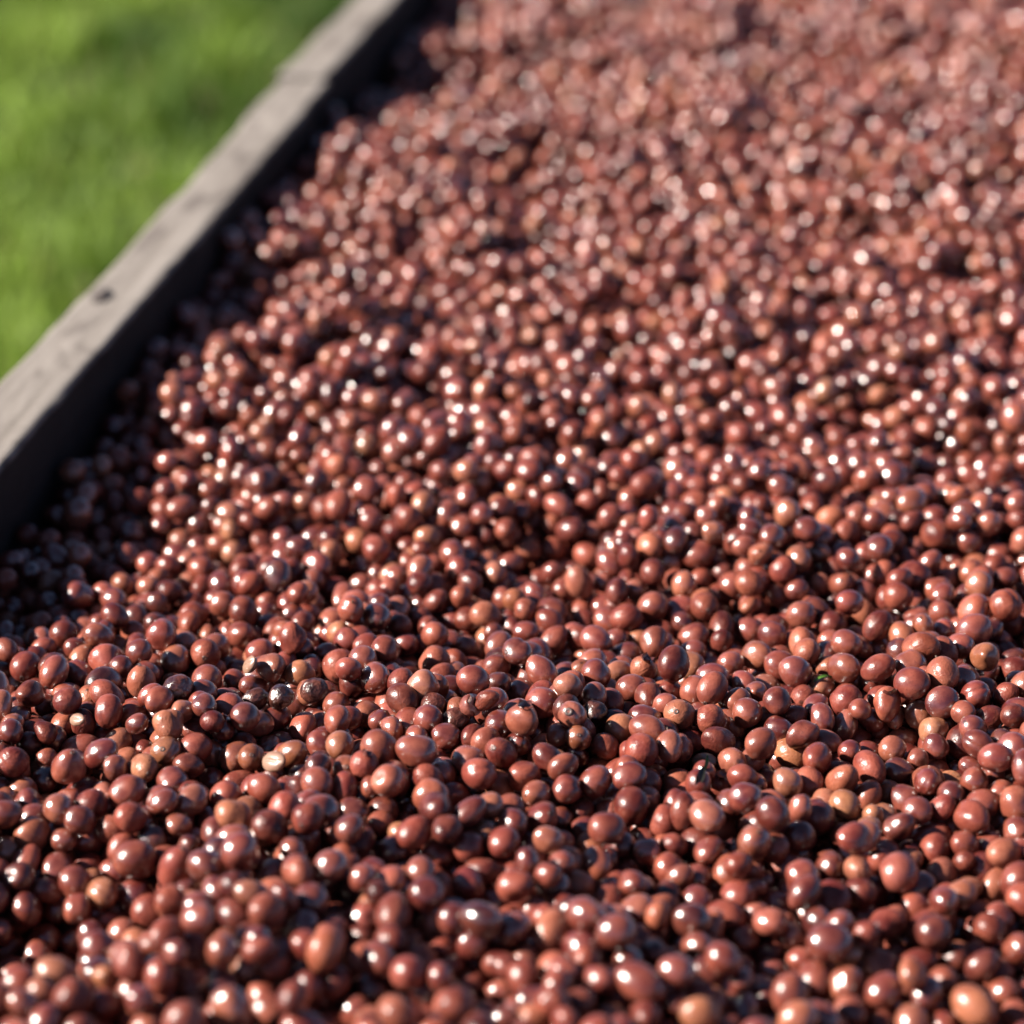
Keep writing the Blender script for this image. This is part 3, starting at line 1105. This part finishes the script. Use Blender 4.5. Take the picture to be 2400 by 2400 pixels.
# ---- slivers of leaf
def leaf(x, y, length, width, mat, ang, label, lift):
    i = pick(x, y, 0.3)
    p = POS[i] + np.array([0, -0.003, lift])
    V = []
    n = 9
    for k in range(n):
        t = k / (n - 1)
        w = width * math.sin(math.pi * min(1, t * 0.94 + 0.03)) ** 0.8
        z = 0.0022 * math.sin(t * math.pi)
        V += [(t * length - length / 2, -w, z), (t * length - length / 2, 0, z - 0.0006), (t * length - length / 2, w, z + 0.0005)]
    V = np.array(V)
    low = V.copy(); low[:, 2] -= 0.00025
    A = np.arange(n * 3).reshape(n, 3)
    q = np.stack([A[:-1, :-1], A[1:, :-1], A[1:, 1:], A[:-1, 1:]], -1).reshape(-1, 4)
    me = np_mesh('leaf_sliver', np.concatenate([V, low]), np.concatenate([q, q[:, ::-1] + n * 3]))
    o = obj('leaf_sliver', me, mat)
    o.location = p
    o.rotation_euler = ang
    tag(o, label, 'leaf', 'leaf scraps among the cherries')


leaf(1652, 1822, 0.010, 0.0010, MAT_LEAF, (0.5, -0.9, 1.2), 'short green leaf sliver stuck upright on a cherry below the ridge', 0.0065)
leaf(1640, 1818, 0.011, 0.0022, MAT_LEAF_DARK, (0.6, -0.9, 1.0), 'blackened leaf scrap beside the short green sliver', 0.0062)
leaf(1915, 1632, 0.011, 0.0009, MAT_LEAF, (0.2, -0.1, 0.3), 'thin bright green grass clipping lying on the ridge', 0.0068)
FLAKE_SKIN = plain_material('loose_skin', (0.10, 0.024, 0.018), 0.4, 0.5, 250.0, 0.6)


def flake(x, y, size, turn, label):
    i = pick(x, y, 0.35)
    if i is None: return
    n = 7
    V = []
    for a in range(n):
        for b in range(n):
            p, q = (a / (n - 1) - 0.5) * 2, (b / (n - 1) - 0.5) * 2
            k = 1 + 0.25 * mnoise.noise(Vector((p * 1.7 + x, q * 1.7, 0)))
            V.append((p * size * k * math.sqrt(1 - q * q * 0.45), q * size * 0.7 * k * math.sqrt(1 - p * p * 0.45), size * (0.35 * (p * p + q * q) + 0.10 * mnoise.noise(Vector((p * 2, q * 2, x))))))
    V = np.array(V)
    low = V - np.array([0, 0, 0.0003])
    A = np.arange(n * n).reshape(n, n)
    q = np.stack([A[:-1, :-1], A[1:, :-1], A[1:, 1:], A[:-1, 1:]], -1).reshape(-1, 4)
    o = obj('skin_flake', np_mesh('skin_flake', np.concatenate([V, low]), np.concatenate([q, q[:, ::-1] + n * n])), FLAKE_SKIN)
    o.location = POS[i] + np.array([0.001, -0.003, AX[i].mean() * 0.96])
    o.rotation_euler = (0.5, 0.25, turn)
    tag(o, label, 'cherry skin', 'loose bits of cherry skin')


for x, y, sz, turn, near_what in ((1250, 1705, 0.0042, 0.3, 'beside the burst cherry'), (1480, 1560, 0.0050, 1.2, 'behind the ridge'), (520, 1690, 0.0040, 2.2, 'between dark shrivelled cherries'),
                                  (1700, 1830, 0.0045, 0.8, 'near the green sliver'), (2080, 1650, 0.0040, 2.9, 'among rose brown cherries'), (880, 1800, 0.0044, 1.7, 'below the navel scarred cherry')):
    flake(x, y, sz, turn, 'curled loose scrap of red cherry skin ' + near_what)
print('done %.1fs' % (time.time() - T0))
